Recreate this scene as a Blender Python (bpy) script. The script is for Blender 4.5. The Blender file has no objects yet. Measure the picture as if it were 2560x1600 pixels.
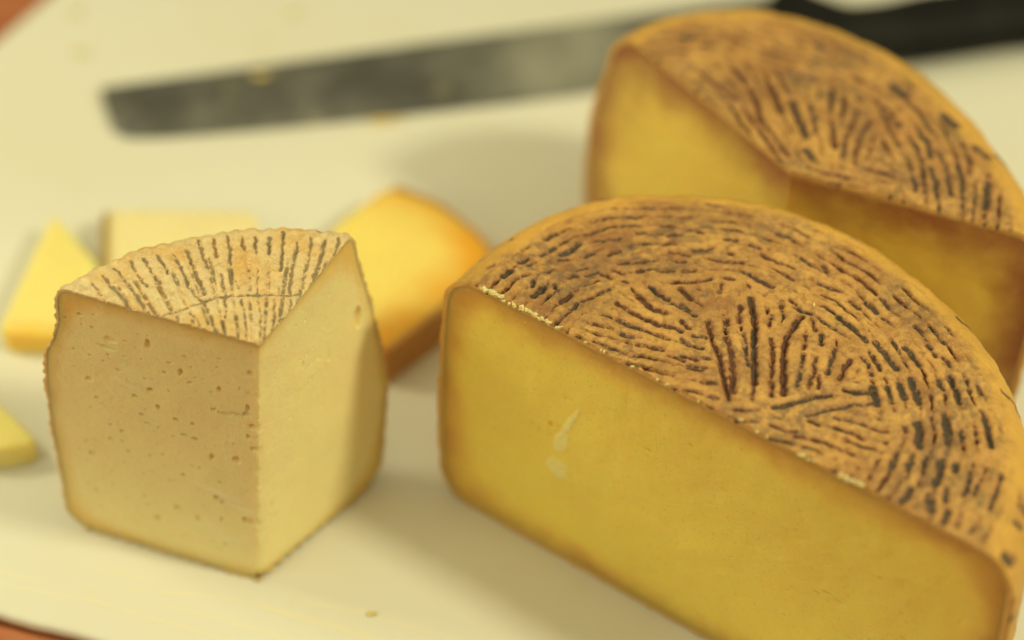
import bpy, bmesh, math, random
import numpy as np
random.seed(7); rng = np.random.default_rng(7)
R = math.radians
MM = 0.001
sc = bpy.context.scene
COL = sc.collection

# ------------------------------------------------------------------ camera
ELEV, ROLL, DIST = R(44), R(3), 0.75
cam_d = bpy.data.cameras.new("camera"); cam = bpy.data.objects.new("camera", cam_d); COL.objects.link(cam)
cam.location = (0, -DIST*math.cos(ELEV), 0.05 + DIST*math.sin(ELEV))
from mathutils import Matrix, Vector
cam.rotation_euler = (Matrix.Rotation(math.pi/2-ELEV, 3, 'X') @ Matrix.Rotation(ROLL, 3, 'Z')).to_euler()
cam_d.lens = 90; cam_d.sensor_width = 36; cam_d.clip_start = 0.01; cam_d.clip_end = 20
cam_d.dof.use_dof = True; cam_d.dof.focus_distance = 0.693; cam_d.dof.aperture_fstop = 3.3
cam_d.dof.aperture_blades = 9
sc.camera = cam

# ------------------------------------------------------------------ light
w = bpy.data.worlds.new("World"); sc.world = w; w.use_nodes = True
nt = w.node_tree; bg = nt.nodes['Background']
tc = nt.nodes.new('ShaderNodeTexCoord'); sp = nt.nodes.new('ShaderNodeSeparateXYZ'); rp = nt.nodes.new('ShaderNodeValToRGB')
nt.links.new(tc.outputs['Generated'], sp.inputs[0]); nt.links.new(sp.outputs['Z'], rp.inputs[0]); nt.links.new(rp.outputs[0], bg.inputs[0])
rp.color_ramp.elements[0].position = 0.22; rp.color_ramp.elements[0].color = (0.085, 0.038, 0.018, 1)   # dim warm room, floor and walls
rp.color_ramp.elements[1].position = 0.75; rp.color_ramp.elements[1].color = (1.0, 0.90, 0.50, 1)    # pale ceiling
bg.inputs[1].default_value = .62
def lamp(name, az, el, dist, size, power, col):
    d = bpy.data.lights.new(name, 'AREA'); o = bpy.data.objects.new(name, d); COL.objects.link(o)
    t = Vector((0.02, 0.0, 0.05)) if dist > .8 else Vector((0.0, 0.0, 0.05)); v = Vector((math.cos(az)*math.cos(el), math.sin(az)*math.cos(el), math.sin(el)))
    o.location = t + v*dist; o.rotation_euler = v.to_track_quat('Z', 'Y').to_euler()
    d.shape = 'DISK'; d.size = size; d.energy = power; d.color = col
    return o
KEY = lamp('key_lamp', R(-19), R(48), 0.95, .11, 5.0, (1.0, .945, .58))
FILL = lamp('second_lamp', R(166), R(36), 0.82, .2, 2.2, (1.0, .93, .55))
SOFT = lamp('added_soft_fill', R(-148), R(19), 0.78, .5, 1.35, (1.0, .91, .55))  # added unseen soft light on the camera side, lifts the shaded cut faces
vs = sc.view_settings; vs.view_transform = 'Standard'; vs.look = 'None'; vs.exposure = 0.05; vs.gamma = 1

# ------------------------------------------------------------------ traced marks (mm, local to each cheese)
STROKES_WHEEL_A = """
1.1,0.55,0.2:23.1,18.1 24.1,10.3 26,2.7 27.1,-5.5 28.1,-12.9
0.9,0.7,0.2:28,19.2 28.1,15.9
1,0.8,0.2:28,11.9 29,5.5 29.5,-1.5 29.1,-9.7
0.8,0.6,0.4:31.8,24.1 31.6,16.8
0.5,0.5,0.6:32.4,13.6 33.2,9.7 33.3,4.5 33.8,0.1
1.2,0.65,0.5:34.9,27.7 35.4,21.7 35.9,16.5 35.2,8.6 35.2,0.2 34.8,-6.2
0.5,0.5,0.4:34.5,-6.2 34.1,-11.9
0.9,0.7,0.8:40.2,21.4 40.2,19.1
0.9,0.55,0.3:40.1,12.2 40.2,5 39.6,-1.4 39.5,-10.2
0.5,0.5,0.4:43.5,27.7 43.3,22.3
1.2,0.65,0.35:48.8,21.4 46.3,16.6 44,11.8 43.1,4 42.7,-3.7 42.6,-9.4
0.8,0.6,0.3:49.4,14.2 49,10.9
0.8,0.6,0.7:48.6,6.3 47.6,0.5 46.2,-6
0.9,0.55,0.6:53.7,14.5 53.5,9.9
0.7,0.5,0.3:51.9,5.9 51.3,1.4 50,-2.5 49.5,-7
0.9,0.6,0.6:57.6,10.2 56,4.9 54.6,-0.9
0.5,0.5,0.3:52.5,-0.4 51.8,-6.8
1,0.6,0.3:61.4,5.3 59,1.3 57.6,-3.2
0.7,0.5,0.8:63.6,6.8 65.5,4.4 66.5,-0.7
0.6,0.5,0.5:51.5,20.9 52.2,15
1.2,0.45,0.8:46.6,25.3 48.9,23.1 52,22
0.7,0.5,0.6:52.5,21.7 55.1,18.6 58.2,16.2
1.2,0.5,0.8:58.5,22.1 61.5,18.4 63.7,15.9 66.2,12.8
1.2,0.6,1:66.3,28.8 68.5,26.2 69.8,24.3
0.8,0.5,0.9:70.4,23.4 71.7,21.8
1.3,0.55,0.8:68.1,13.6 69.7,10.5 71.7,6.1 73.7,2.4
0.7,0.4,0.8:72.8,15.3 74.3,10.8 75.4,7
1.2,0.5,0.9:75.8,12.2 77.8,8.5 79.7,4.1
0.9,0.5,0.6:66.5,9.6 67.6,5.8 68.9,1.4
1.3,0.9,1:66.5,-4.5 66.9,-8.2 67.2,-11.3
0.9,0.6,0.8:70.4,-3.6 70.8,-7.3 71.5,-10.1
1.2,0.7,0.9:73.4,-2.1 74.1,-5.2 74.7,-8.3
1.3,0.7,0.9:76.7,-0.2 77.7,-4.9 78.4,-9.9
0.8,0.5,0.8:83.9,-0 85.3,-5
1.3,0.6,1:87.2,0.8 88.4,-3.5 89.4,-9.1
0.9,0.5,0.7:90.9,2.4 91.9,-1.3 92.4,-5.7
0.6,0.5,0.6:94.2,-1.2 95.8,-5.5
1.3,1,0.9:77.5,-16.4 77.6,-21 76.9,-25.9
0.9,0.7,0.6:74,-18.2 74,-20.9
1.3,0.9,1:85.1,-12.5 85.1,-18 85,-24.1
0.8,0.5,0.6:81.4,-14 81.6,-19.5
1,0.55,0.9:88.4,-17.8 88.6,-23.2
0.8,0.5,0.6:92.3,-16.3 92.5,-21.1
1.2,0.5,0.8:95.5,-13 95.7,-18.5 96,-24.5
0.6,0.4,0.6:94.2,-10.6 95.9,-13.9
0.8,0.35,0.7:28.5,-15.7 32.9,-15.8 36.5,-14.7
1.1,0.45,0.7:39.2,-14.1 46,-11.6 50.5,-9.7 55.7,-8.4
1.1,0.4,0.8:58.3,-6.3 61.8,-7.3 65.9,-6.7
0.9,0.35,0.8:48,-16.4 53,-14.1 57.9,-12.6 63.4,-11.3 66.8,-10.1
0.5,0.4,0.4:48.3,-17.6 51.8,-19.8
0.6,0.5,0.5:55.1,-16.5 59.9,-17.7 65.9,-20.3 69.8,-20.6
0.6,0.5,0.4:38.1,-20.2 41.5,-21.8 45.9,-22.7
0.7,0.5,0.4:43.2,-23.5 48.5,-24.6 52.8,-25.8 57,-28.8
0.6,0.45,0.3:54.9,-20.2 59.6,-22.3 63.5,-23.8
0.7,0.5,0.3:57.3,-24.3 61.5,-26.4 66.3,-27.5
0.6,0.5,0.6:71.3,-27.5 68.7,-34.2
0.7,0.5,0.8:75.7,-27.8 73.1,-32.7
0.9,0.6,1:83.3,-29 81.3,-36.3
0.8,0.5,0.4:23.3,42.3 27.5,41.9 29.9,41.4 34.1,41
0.9,0.5,0.4:38,45.2 41.3,43.3 45,41.5
0.7,0.5,0.3:15.7,36.8 20.4,37.2
1,0.5,0.3:15.7,32 21.7,33.2
0.6,0.45,0.4:27.4,34.3 31.1,34.2
0.9,0.5,0.4:15.9,29.3 18.8,26.5
0.6,0.5,0.5:18.6,45.8 22.9,45.4 25.3,47
0.6,0.5,0.4:15.8,43.4 19.1,43.3
0.9,0.55,0.6:34.5,36.9 37.7,34.1 41.8,32
0.6,0.5,0.4:43.9,38 47.5,35.5
0.7,0.5,0.6:53.2,35.2 56.8,33.5 60.9,31.7
0.8,0.7,0.9:55.4,42 56.9,39
0.6,0.5,0.5:61.9,44.2 64.8,42.3
0.6,0.6,0.8:42.6,54 46.4,52.8 50.5,49.6
0.6,0.5,0.5:20.2,53.6 23,52.4
0.5,0.5,0.5:27.7,50.7 32.5,50.3
0.5,0.5,0.5:28.6,45.5 30.9,44.6
0.8,0.5,0.6:15.6,24.2 19.7,19.9
0.5,0.5,0.4:15.5,17.6 18.2,13.8
0.8,0.5,0.8:18.2,11.8 23,10.9
0.5,0.4,0.5:15.4,9 19,7.7
0.5,0.4,0.4:15.3,3.8 20.3,2.3
0.5,0.4,0.4:16.7,-0.5 22.1,-1.4
0.5,0.4,0.4:20.2,-6 25.1,-6.6
0.6,0.5,0.6:62.2,29.1 65.2,25.3
0.5,0.5,0.7:70.6,30.5 73.6,26
0.6,0.5,0.8:79.2,20.4 82.1,16
0.5,0.5,0.7:84.5,17.5 87.3,12.4
0.6,0.5,0.6:81.8,13.3 84.6,7.7
0.5,0.5,0.6:86,8.5 87.9,4.1
0.4,0.5,0.5:48.9,44.6 53,41.4
0.4,0.5,0.5:34.8,49.1 38.6,47.3
0.5,0.45,0.5:45.4,27.9 48,25.4
1.3,0.7,1:-33.2,30.2 -32.2,31.9 -31.1,33.6
1,0.6,1:-29.2,36.3 -27.7,37.1 -26.3,39.1
1.3,0.8,1:-24.7,22.9 -23.2,25.2 -21.3,27.3
0.8,0.6,1:-24.4,29.9 -25.2,27
1.1,0.6,0.5:-17.5,21.3 -15.3,23.3 -13.7,25.6
0.8,0.6,0.9:-10.7,32.6 -6.4,35.2
0.5,0.5,0.8:-6.5,47.2 -0.3,49
0.7,0.5,0.2:2,38.7 7.7,40.6
1,0.6,0.5:3.5,35.6 5.9,36.1
0.7,0.5,0.2:14.3,40.3 17.8,40.6
0.9,0.55,0.2:16,36.6 20.4,37.2
0.7,0.5,0.2:12.1,44.1 16.1,44.4
0.7,0.5,0.2:10.4,47.2 15.7,48.3
0.6,0.5,0.6:11.7,50.6 17.1,51.8
0.6,0.5,0.8:10.9,58.6 15.8,59 19.5,60
0.6,0.5,0.9:-0.8,57.7 4.1,57.7
0.6,0.5,0.8:23.2,65.7 29.7,65.5
0.5,0.5,0.7:3.3,51.3 6.8,51.2
0.6,0.45,0.3:26,28.4 27.4,32.9
1.2,0.6,0.9:7.2,30.1 9.8,27.1 12.9,25.1
0.7,0.5,0.9:12.9,24.5 17.2,21.4 20.2,19.1
1.1,0.6,0.3:15.5,30.1 17.2,27.7 19,25.6
1,0.6,0.15:-1.9,23.1 2,19.6 6.3,16.8 9.8,15.2 14.5,14.3
1,0.65,0.15:3.7,26.7 5.9,23.7 8.5,20.7 12.2,20.1
0.8,0.6,0.7:-2.5,16.2 2.5,14.1 5.5,12.7
0.8,0.5,0.2:5.5,12.7 8.5,11.4 13.2,9.9
0.7,0.7,0.1:-8.7,13.8 -4.8,12.9
0.7,0.6,0.6:-0.9,10.7 3.3,9.2
0.9,0.6,0.2:3.3,6.8 8.5,5.9 11.4,5
0.9,0.5,0.8:18.3,11.9 23,10.8
0.6,0.5,0.6:14.5,14.3 16.4,12.6
0.6,0.5,0.7:15.3,10.7 17.9,7.9 22.1,6.7
1,0.5,0.2:12.9,31.8 17.3,32.5 21.3,33.1
0.8,0.5,0.3:23.2,42.6 28.9,41.4
0.6,0.7,0.9:-23.2,40.3 -18.9,44.3
0.9,0.9,0.9:-17.9,41.1 -14.4,43.3 -12.3,46.1
0.6,0.5,0.5:-19.4,28.7 -18,26.3
0.7,0.45,0.6:-15.8,15.8 -14,19 -11.9,22.3
0.6,0.4,0.5:-11.4,22.3 -6.3,25.9 -3.7,28.6
0.5,0.5,0.5:-26.6,35.2 -24,38
0.7,0.5,0.7:21,-6.3 25.6,-6.4
0.5,0.45,0.6:21.8,-11.5 25.5,-12.4
0.6,0.45,0.5:16.9,0.5 22.8,-0.2
0.5,0.45,0.5:11.8,3.2 16.9,1.7
0.6,0.5,0.7:20.8,3.5 23.7,3.1
0.5,0.4,0.6:-4.3,5 -0.1,3.5 3.8,2.3
0.4,0.4,0.5:-8.6,7.4 -4.8,5.6
0.6,0.5,0.5:-13.4,34.6 -9,36.6
0.5,0.5,0.7:-22.5,47.3 -18.1,49.6
0.6,0.6,0.7:-22.1,33 -18.6,34.5
0.6,0.5,0.5:-15.5,30.9 -12,33.1
0.6,0.5,0.4:-18.7,38.4 -14.8,39.4
0.5,0.5,0.5:-11.3,40.3 -7.8,42.5
0.5,0.5,0.5:-4.7,41.4 -0.3,43.8
0.5,0.5,0.4:-11.4,49.5 -6.6,51.9
0.4,0.5,0.5:-37.9,34.3 -35.4,35.8
0.5,0.5,0.7:-28.2,30.6 -25.6,32.7
0.5,0.4,0.3:-6.8,34.2 -2.8,32.5
0.5,0.5,0.6:-1.2,53.6 3.7,54.7
0.5,0.5,0.5:15.8,54.3 21.2,54
0.5,0.5,0.4:-3.7,35.7 0.7,34.7
0.4,0.5,0.5:4.1,61.5 9.6,62.2
0.7,0.5,0.8:71.6,-26.9 70.2,-32 68.3,-35.8
0.8,0.6,0.8:75.4,-27.7 73.7,-34 72.7,-36.8
0.8,0.6,0.8:79.1,-28.3 78.2,-31.4 77.2,-35.9
1.3,0.9,1:82.4,-30 82.1,-33.4 80.2,-39
1,0.8,1:86.5,-30.6 85.4,-33.7
1.1,1.1,1:78.8,-41.3 78.1,-45.2 78.5,-48.1
1,0.7,1:83.1,-38.8 82.4,-44.3
1.1,0.6,1:82.8,-46.4 81.2,-51.9
1.2,0.6,0.9:74.3,-39.7 72.7,-42.3 71.1,-45.1
0.9,0.6,0.9:89.8,-32.3 88.9,-37.3 87.1,-42.1
0.6,0.5,0.8:92.6,-34.9 89.7,-41.6
0.6,0.5,0.7:97.9,-32.8 96.1,-39 93.3,-46.3
0.6,0.7,0.8:85.8,-48.9 84.3,-52.2
0.6,0.5,0.8:89.4,-51.3 87.7,-54.6
0.6,0.5,0.7:92.4,-53.8 90.7,-57.1
0.6,0.5,0.5:77.3,-35.4 75.7,-39.3
"""
STROKES_WHEEL_B = """
0.9,1,0.2:-15.7,47.3 -12,39.6 -9,30.2 -8.2,21.6
1.2,1,0.3:-5.3,40.1 -3.6,34.1 -2,26.4
0.8,0.8,0.4:-1.4,42.3 1.1,34.5
1.3,1,0.6:1,32.8 2.9,25.1 5.2,15.9
0.8,0.8,0.2:-13.5,28.9 -8.8,18.1 -4.3,7.5
0.7,0.8,0.3:-8.1,23.3 -5.1,16.7 -0.6,6.2
0.9,0.8,0.8:13.8,39.1 12.5,29.3
0.7,0.7,0.6:20,26.5 16.7,16.8 15.1,7.5
0.8,0.8,0.5:24.9,26 21.2,18.9 19,9.4
0.7,0.7,0.6:6.5,31.5 7.8,24.6 7.5,17.8
0.8,0.8,0.2:19.6,46.7 23.8,43.5
0.8,0.8,0.4:24.5,36.4 30.2,29.9 32.7,22.4
0.8,0.8,0.6:27.5,31.4 30.1,21.3 32.2,13
0.7,0.8,0.5:31.5,40.6 39.1,30.7 42.6,20.6
0.9,0.8,0.8:38.4,22 40.6,15.4 41.1,8.7
0.9,0.8,0.6:35.4,18.3 38.4,8.5 38.2,-7.1
0.8,0.7,0.7:42.6,13.9 45.2,5.7 45.7,-7.3
0.8,0.7,0.7:40.3,5.3 41.7,-1.1 41.3,-8.5
0.8,0.7,0.6:50.6,17.9 52.4,8 51.3,2.1
1.1,0.9,1:57,0.1 54.8,-12.2
0.9,0.7,0.7:48.2,9.3 49.5,-0.5 48.7,-8.7
1.1,1.6,0.9:31.7,43.2 36.8,37.5
1.2,1.8,0.7:46.2,30.4 50,23.8
1,1.8,1:54.2,15.6 59.2,11
0.5,2,1:-32.4,61.4 -26.7,61
0.5,2,0.9:9.6,61.3 13.4,57
0.6,1.3,0.9:3.8,45.4 9.9,43.2
0.6,1.3,0.4:-15.4,61.9 -12.6,59.4
0.9,1.2,0.9:4.5,10.8 6.9,5.1
0.5,0.8,0.4:12.8,25 13.2,11.5
0.6,1,0.4:-7,57.1 4.1,51.7
0.5,1,0.4:-24.2,42.1 -14.5,31.5
0.5,0.8,0.3:8.8,0.3 17.8,-1.4
0.5,0.8,0.5:21.4,3.8 30.7,-0.4
0.7,0.8,0.6:35.2,1.6 35.6,-6.5
"""
STROKES_WEDGE = """
0.7,0.55,0.6:-47.6,20.3 -45,16.8 -43.9,15.1
0.9,0.65,0.9:-45.2,23.5 -42.5,19.5 -39,15.5 -37.4,13.2 -35.3,10.3
0.9,0.65,1:-42.6,27.4 -38.5,21 -34.5,15.8 -31.2,10.6 -30.3,8
0.8,0.6,1:-39,30.2 -35.7,24.3 -32.5,19.3
1,0.6,1:-35.2,31.1 -32.1,25.8 -28.9,20.5
0.9,0.6,0.8:-31.8,32.6 -29.1,28.5 -27.3,24.3
0.9,0.6,1:-27.4,33.6 -24.8,28.2 -21.9,21.6 -19.3,17.6 -16.4,14.8 -14.4,10.1 -11.7,2.6
1,0.7,1:-24.1,35.7 -21.6,29.1 -18.7,22.5 -16.8,17.8
1,0.6,0.7:-21.2,39.8 -19.1,33 -16.8,27.6
0.6,0.6,0.8:-16.3,25.1 -14.8,20.3 -13.6,16.8
1,0.45,0.3:-17.3,40.7 -15.3,32.7
0.7,0.6,0.9:-13.5,26.6 -11.4,18.2 -10.2,11 -10.3,8.7
1,0.5,0.7:-13.4,42.3 -12,34.8 -11.1,29.3
0.5,0.6,0.9:-9.4,24.4 -7.7,20.3
0.9,0.5,0.3:-9.5,41.9 -8.3,35.7
0.5,0.5,0.9:-6.3,24.1 -5.7,21
0.7,0.5,0.9:-6.8,17.3 -5.3,11.4 -4.2,5.6 -3.3,0.3
1,0.55,0.9:-5.8,42.2 -4.9,34.7
0.6,0.45,0.8:-3.9,29.8 -3,21.3 -2.3,16.5 -0.8,10.6 0,-0.3
1,0.55,1:-1.9,42.5 -1.2,34.4
0.5,0.5,0.9:-0.3,27.6 0.3,19.7
1.1,0.55,0.7:1.6,44.7 2.3,35.3 2.5,28.4
0.5,0.45,0.8:2.7,23.5 3,19.3
1,0.6,1:6.1,40.6 5.8,34.9 5.5,28 5.8,20.1
0.8,0.7,0.8:9.6,42.8 9.6,34 8.8,26.5 8.6,20.3
1,0.75,1:13.6,42.5 12.9,36.1 12.2,28.6 11.5,22.4
0.9,0.55,0.8:17.5,43.4 16.5,35.1
0.7,0.5,0.9:1.7,18.6 2.6,10.8 2.9,4.3
0.7,0.45,0.9:6.5,18.9 6.6,12.3
0.7,0.5,0.9:-20.2,11.8 -17.1,7 -16.2,3.5
0.7,0.9,0.8:-23.2,9.5 -22.1,5.4
0.6,0.9,0.9:-27,9.8 -26.5,6
0.2,2,0.8:-25.8,20.7 -22.7,13.1
0.15,1.6,0.7:-30.2,11.9 -27.2,8.6
0.15,1.8,0.8:-2.3,11 0.3,9.5
0.8,0.28,1:-30.1,8.4 -26.5,9.2 -23,11 -19.2,13.7 -16.5,15.4 -13,16.9 -7.7,18.2 -2,19.2 4.2,19.8 8.4,20.3 9.6,18.6
0.8,0.35,0.7:6.7,12.3 4.4,10.4 2.9,4.9
0.2,1.2,0.6:-39.7,17.2 -37.5,13.8
0.2,1.3,0.7:-28.4,16.9 -26.4,14.6
"""
HOLES_LEFT = [[32.7, 84.4, 0.99, 1.53, 1.0], [43.7, 82.1, 2.03, 1.06, 0.5], [44.9, 78.8, 2.48, 0.82, 0.5], [49.1, 84.6, 0.54, 0.47, 0.7], [52.7, 88.3, 0.68, 0.59, 0.7], [50.2, 73.8, 0.54, 0.35, 0.7], [44.6, 76.2, 0.68, 0.47, 0.7], [26.4, 79.6, 0.81, 0.47, 0.8], [23.3, 76.9, 0.81, 1.41, 1.0], [28.0, 75.3, 0.72, 0.71, 0.6], [41.8, 71.2, 0.99, 0.41, 0.7], [20.5, 73.8, 0.81, 0.41, 0.7], [51.0, 64.2, 0.99, 0.82, 0.8], [49.0, 57.6, 0.72, 0.59, 1.0], [37.0, 62.7, 0.9, 0.71, 1.3], [32.5, 66.8, 1.08, 0.94, 1.4], [30.3, 60.9, 0.63, 1.06, 1.0], [35.3, 55.9, 0.9, 0.41, 0.8], [50.8, 52.5, 0.99, 0.35, 0.5], [33.8, 58.4, 0.68, 0.35, 0.6], [12.0, 74.4, 0.9, 1.06, 1.0], [13.8, 65.8, 0.81, 0.47, 0.9], [10.1, 65.6, 2.03, 0.59, 0.9], [6.4, 66.7, 1.81, 0.41, 0.6], [3.0, 84.2, 0.9, 0.82, 0.9], [3.5, 70.2, 0.72, 1.3, 0.8], [3.3, 76.3, 0.68, 0.35, 0.5], [24.9, 57.9, 0.81, 0.71, 0.9], [20.0, 57.7, 0.63, 0.71, 0.9], [45.2, 48.1, 0.36, 0.59, 0.6], [33.6, 53.0, 1.13, 0.35, 0.6], [41.7, 46.9, 0.81, 0.47, 0.7], [22.8, 52.6, 1.13, 0.47, 0.8], [12.5, 82.7, 0.45, 0.29, 0.4], [33.9, 70.9, 0.45, 0.35, 0.6], [16.1, 84.0, 0.36, 0.35, 0.4], [41.5, 46.6, 0.83, 0.48, 0.7], [45.3, 41.9, 0.83, 0.6, 0.7], [51.6, 34.2, 1.02, 0.72, 0.7], [39.9, 39.2, 0.83, 0.42, 0.7], [33.2, 39.8, 0.92, 0.36, 0.7], [29.4, 41.6, 0.65, 0.6, 0.7], [22.3, 52.5, 1.38, 0.6, 1.0], [19.2, 52.1, 1.15, 0.72, 1.0], [14.4, 46.6, 0.74, 1.08, 0.9], [6.7, 48.7, 1.15, 1.08, 1.0], [3.2, 59.4, 0.83, 0.48, 1.0], [22.7, 36.0, 1.2, 0.6, 1.1], [11.4, 37.8, 1.02, 0.42, 0.8], [13.0, 30.4, 1.2, 0.84, 1.0], [25.2, 21.2, 1.15, 0.96, 1.0], [31.6, 14.3, 0.83, 1.08, 0.8], [18.9, 18.9, 0.74, 0.96, 0.7], [50.6, 18.5, 0.74, 0.6, 0.6], [27.6, 31.8, 0.55, 0.48, 0.5], [10.1, 11.9, 1.02, 0.6, 0.8], [3.2, 24.3, 2.31, 0.96, 1.0], [11.6, 21.9, 0.69, 0.48, 0.6], [41.5, 33.9, 0.46, 0.48, 0.4], [52.8, 38.4, 0.69, 0.36, 0.4], [1.2, 55.0, 1.61, 0.6, 0.9], [3.6, 67.9, 1.38, 0.72, 0.8], [1.9, 63.6, 1.15, 0.6, 0.8]]
HOLES_RIGHT = [[48.2, 66.7, 1.63, 3.65, 1.8], [21.2, 70.5, 0.54, 1.3, 0.5], [33.9, 63.9, 0.72, 2.35, 0.35], [18.5, 87.4, 0.27, 0.47, 0.8], [12.5, 84.3, 0.23, 0.47, 0.7], [7.3, 78.5, 0.45, 0.47, 0.6], [15.8, 21.9, 0.83, 0.72, 0.4], [5.0, 28.8, 0.65, 0.96, 0.4], [14.6, 46.0, 0.55, 0.48, 0.3]]


def parse(txt, wk=1.12, lo=.8):
    out = []
    for l in txt.strip().splitlines():
        a, b = l.split(':'); d, wd, m = [float(x) for x in a.split(',')]
        out.append((max(d, lo), max(wd*wk, .5*wk), m, np.array([[float(v) for v in p.split(',')] for p in b.split()])))
    return out

# ------------------------------------------------------------------ helpers
def smooth_noise(shape, cells, seed):
    """value noise on a grid: bicubic-ish upsampling of random cells, range about -1..1"""
    g = np.random.default_rng(seed).uniform(-1, 1, (cells[0]+3, cells[1]+3))
    y = np.linspace(0, cells[0], shape[0]); x = np.linspace(0, cells[1], shape[1])
    return sample(g, y[:, None]+np.zeros((1, shape[1])), x[None, :]+np.zeros((shape[0], 1)))
def sample(g, y, x):
    y = np.clip(y, 0, g.shape[0]-1.001); x = np.clip(x, 0, g.shape[1]-1.001)
    i = y.astype(int); j = x.astype(int); fy = y-i; fx = x-j
    fy = fy*fy*(3-2*fy); fx = fx*fx*(3-2*fx)
    return (g[i, j]*(1-fy)*(1-fx)+g[i+1, j]*fy*(1-fx)+g[i, j+1]*(1-fy)*fx+g[i+1, j+1]*fy*fx)
class Noise2:
    def __init__(s, cell, seed): s.c = cell; s.g = np.random.default_rng(seed).uniform(-1, 1, (400, 400))
    def __call__(s, x, y):
        return sample(s.g, (np.asarray(y)/s.c+1000.37*1) % 397, (np.asarray(x)/s.c+500.71) % 397)
N_big, N_mid, N_fine, N_tiny = Noise2(14, 1), Noise2(5, 2), Noise2(1.6, 3), Noise2(.6, 4)

def mesh_obj(name, V, F, mat, parent=None, attrs=None, smooth=True, scale=MM):
    me = bpy.data.meshes.new(name)
    V = np.asarray(V, dtype=np.float32)*scale
    F = np.asarray(F) if not isinstance(F, list) else F
    if isinstance(F, np.ndarray):
        n, k = F.shape
        me.vertices.add(len(V)); me.vertices.foreach_set('co', V.ravel())
        me.loops.add(n*k); me.loops.foreach_set('vertex_index', F.astype(np.int32).ravel())
        me.polygons.add(n); me.polygons.foreach_set('loop_start', np.arange(0, n*k, k, dtype=np.int32))
    else:
        me.from_pydata([tuple(v) for v in V.tolist()], [], F)
    me.update(calc_edges=True); me.validate()
    if smooth: me.polygons.foreach_set('use_smooth', [True]*len(me.polygons))
    for k, a in (attrs or {}).items():
        at = me.attributes.new(k, 'FLOAT', 'POINT'); at.data.foreach_set('value', np.asarray(a, dtype=np.float32))
    me.materials.append(mat)
    o = bpy.data.objects.new(name, me); COL.objects.link(o)
    if parent: o.parent = parent
    return o
def empty(name, loc, label, cat, group=None):
    o = bpy.data.objects.new(name, None); COL.objects.link(o); o.location = [c*MM for c in loc]; o.empty_display_size = .02
    o['label'] = label; o['category'] = cat
    if group: o['group'] = group
    return o
def tag(o, label, cat, group=None):
    o['label'] = label; o['category'] = cat
    if group: o['group'] = group
def grid_faces(a, b, off=0, wrap=False):
    i, j = np.meshgrid(np.arange(a-1), np.arange(b if wrap else b-1), indexing='ij')
    j2 = (j+1) % b
    return (np.stack([i*b+j, i*b+j2, (i+1)*b+j2, (i+1)*b+j], -1).reshape(-1, 4))+off

# ------------------------------------------------------------------ materials
class NT:
    def __init__(s, name):
        s.m = bpy.data.materials.new(name); s.m.use_nodes = True; s.t = s.m.node_tree; s.b = s.t.nodes['Principled BSDF']
        s.tc = s.t.nodes.new('ShaderNodeTexCoord').outputs['Object']
    def n(s, typ, **k):
        x = s.t.nodes.new(typ)
        for a, v in k.items(): setattr(x, a, v)
        return x
    def set(s, sock, v):
        if hasattr(v, 'is_output') or hasattr(v, 'links'): s.t.links.new(v, sock)
        else: sock.default_value = v
    def noise(s, scale, detail=3, rough=.55, dist=0, vec=None):
        x = s.n('ShaderNodeTexNoise'); s.set(x.inputs['Vector'], vec or s.tc); x.inputs['Scale'].default_value = scale
        x.inputs['Detail'].default_value = detail; x.inputs['Roughness'].default_value = rough; x.inputs['Distortion'].default_value = dist
        return x.outputs['Fac']
    def ramp(s, f, a, b, lo=0., hi=1.):
        x = s.n('ShaderNodeMapRange', interpolation_type='SMOOTHSTEP'); s.set(x.inputs[0], f)
        for i, v in zip((1, 2, 3, 4), (a, b, lo, hi)): x.inputs[i].default_value = v
        return x.outputs[0]
    def mix(s, f, a, b, mode='MIX'):
        x = s.n('ShaderNodeMix', data_type='RGBA', blend_type=mode); s.set(x.inputs[0], f)
        s.set(x.inputs[6], a if not isinstance(a, tuple) else a+(1,)); s.set(x.inputs[7], b if not isinstance(b, tuple) else b+(1,))
        return x.outputs[2]
    def math(s, op, a, b=0.):
        x = s.n('ShaderNodeMath', operation=op); s.set(x.inputs[0], a); s.set(x.inputs[1], b); return x.outputs[0]
    def attr(s, name):
        return s.n('ShaderNodeAttribute', attribute_name=name).outputs['Fac']
    def bump(s, h, strength, dist, prev=None):
        x = s.n('ShaderNodeBump'); x.inputs['Strength'].default_value = strength; x.inputs['Distance'].default_value = dist
        s.set(x.inputs['Height'], h)
        if prev: s.set(x.inputs['Normal'], prev)
        return x.outputs[0]
    def out(s, color, rough=.5, normal=None, spec=.4, sss=0, radius=(1, .5, .2), sscale=.002, metal=0, coat=0):
        s.set(s.b.inputs['Base Color'], color if not isinstance(color, tuple) else color+(1,))
        s.set(s.b.inputs['Roughness'], rough); s.set(s.b.inputs['Specular IOR Level'], spec)
        if normal: s.set(s.b.inputs['Normal'], normal)
        s.b.inputs['Metallic'].default_value = metal
        s.b.inputs['Coat Weight'].default_value = coat
        if sss:
            s.b.inputs['Subsurface Weight'].default_value = sss; s.b.inputs['Subsurface Radius'].default_value = radius
            s.b.inputs['Subsurface Scale'].default_value = sscale
        return s.m

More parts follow.
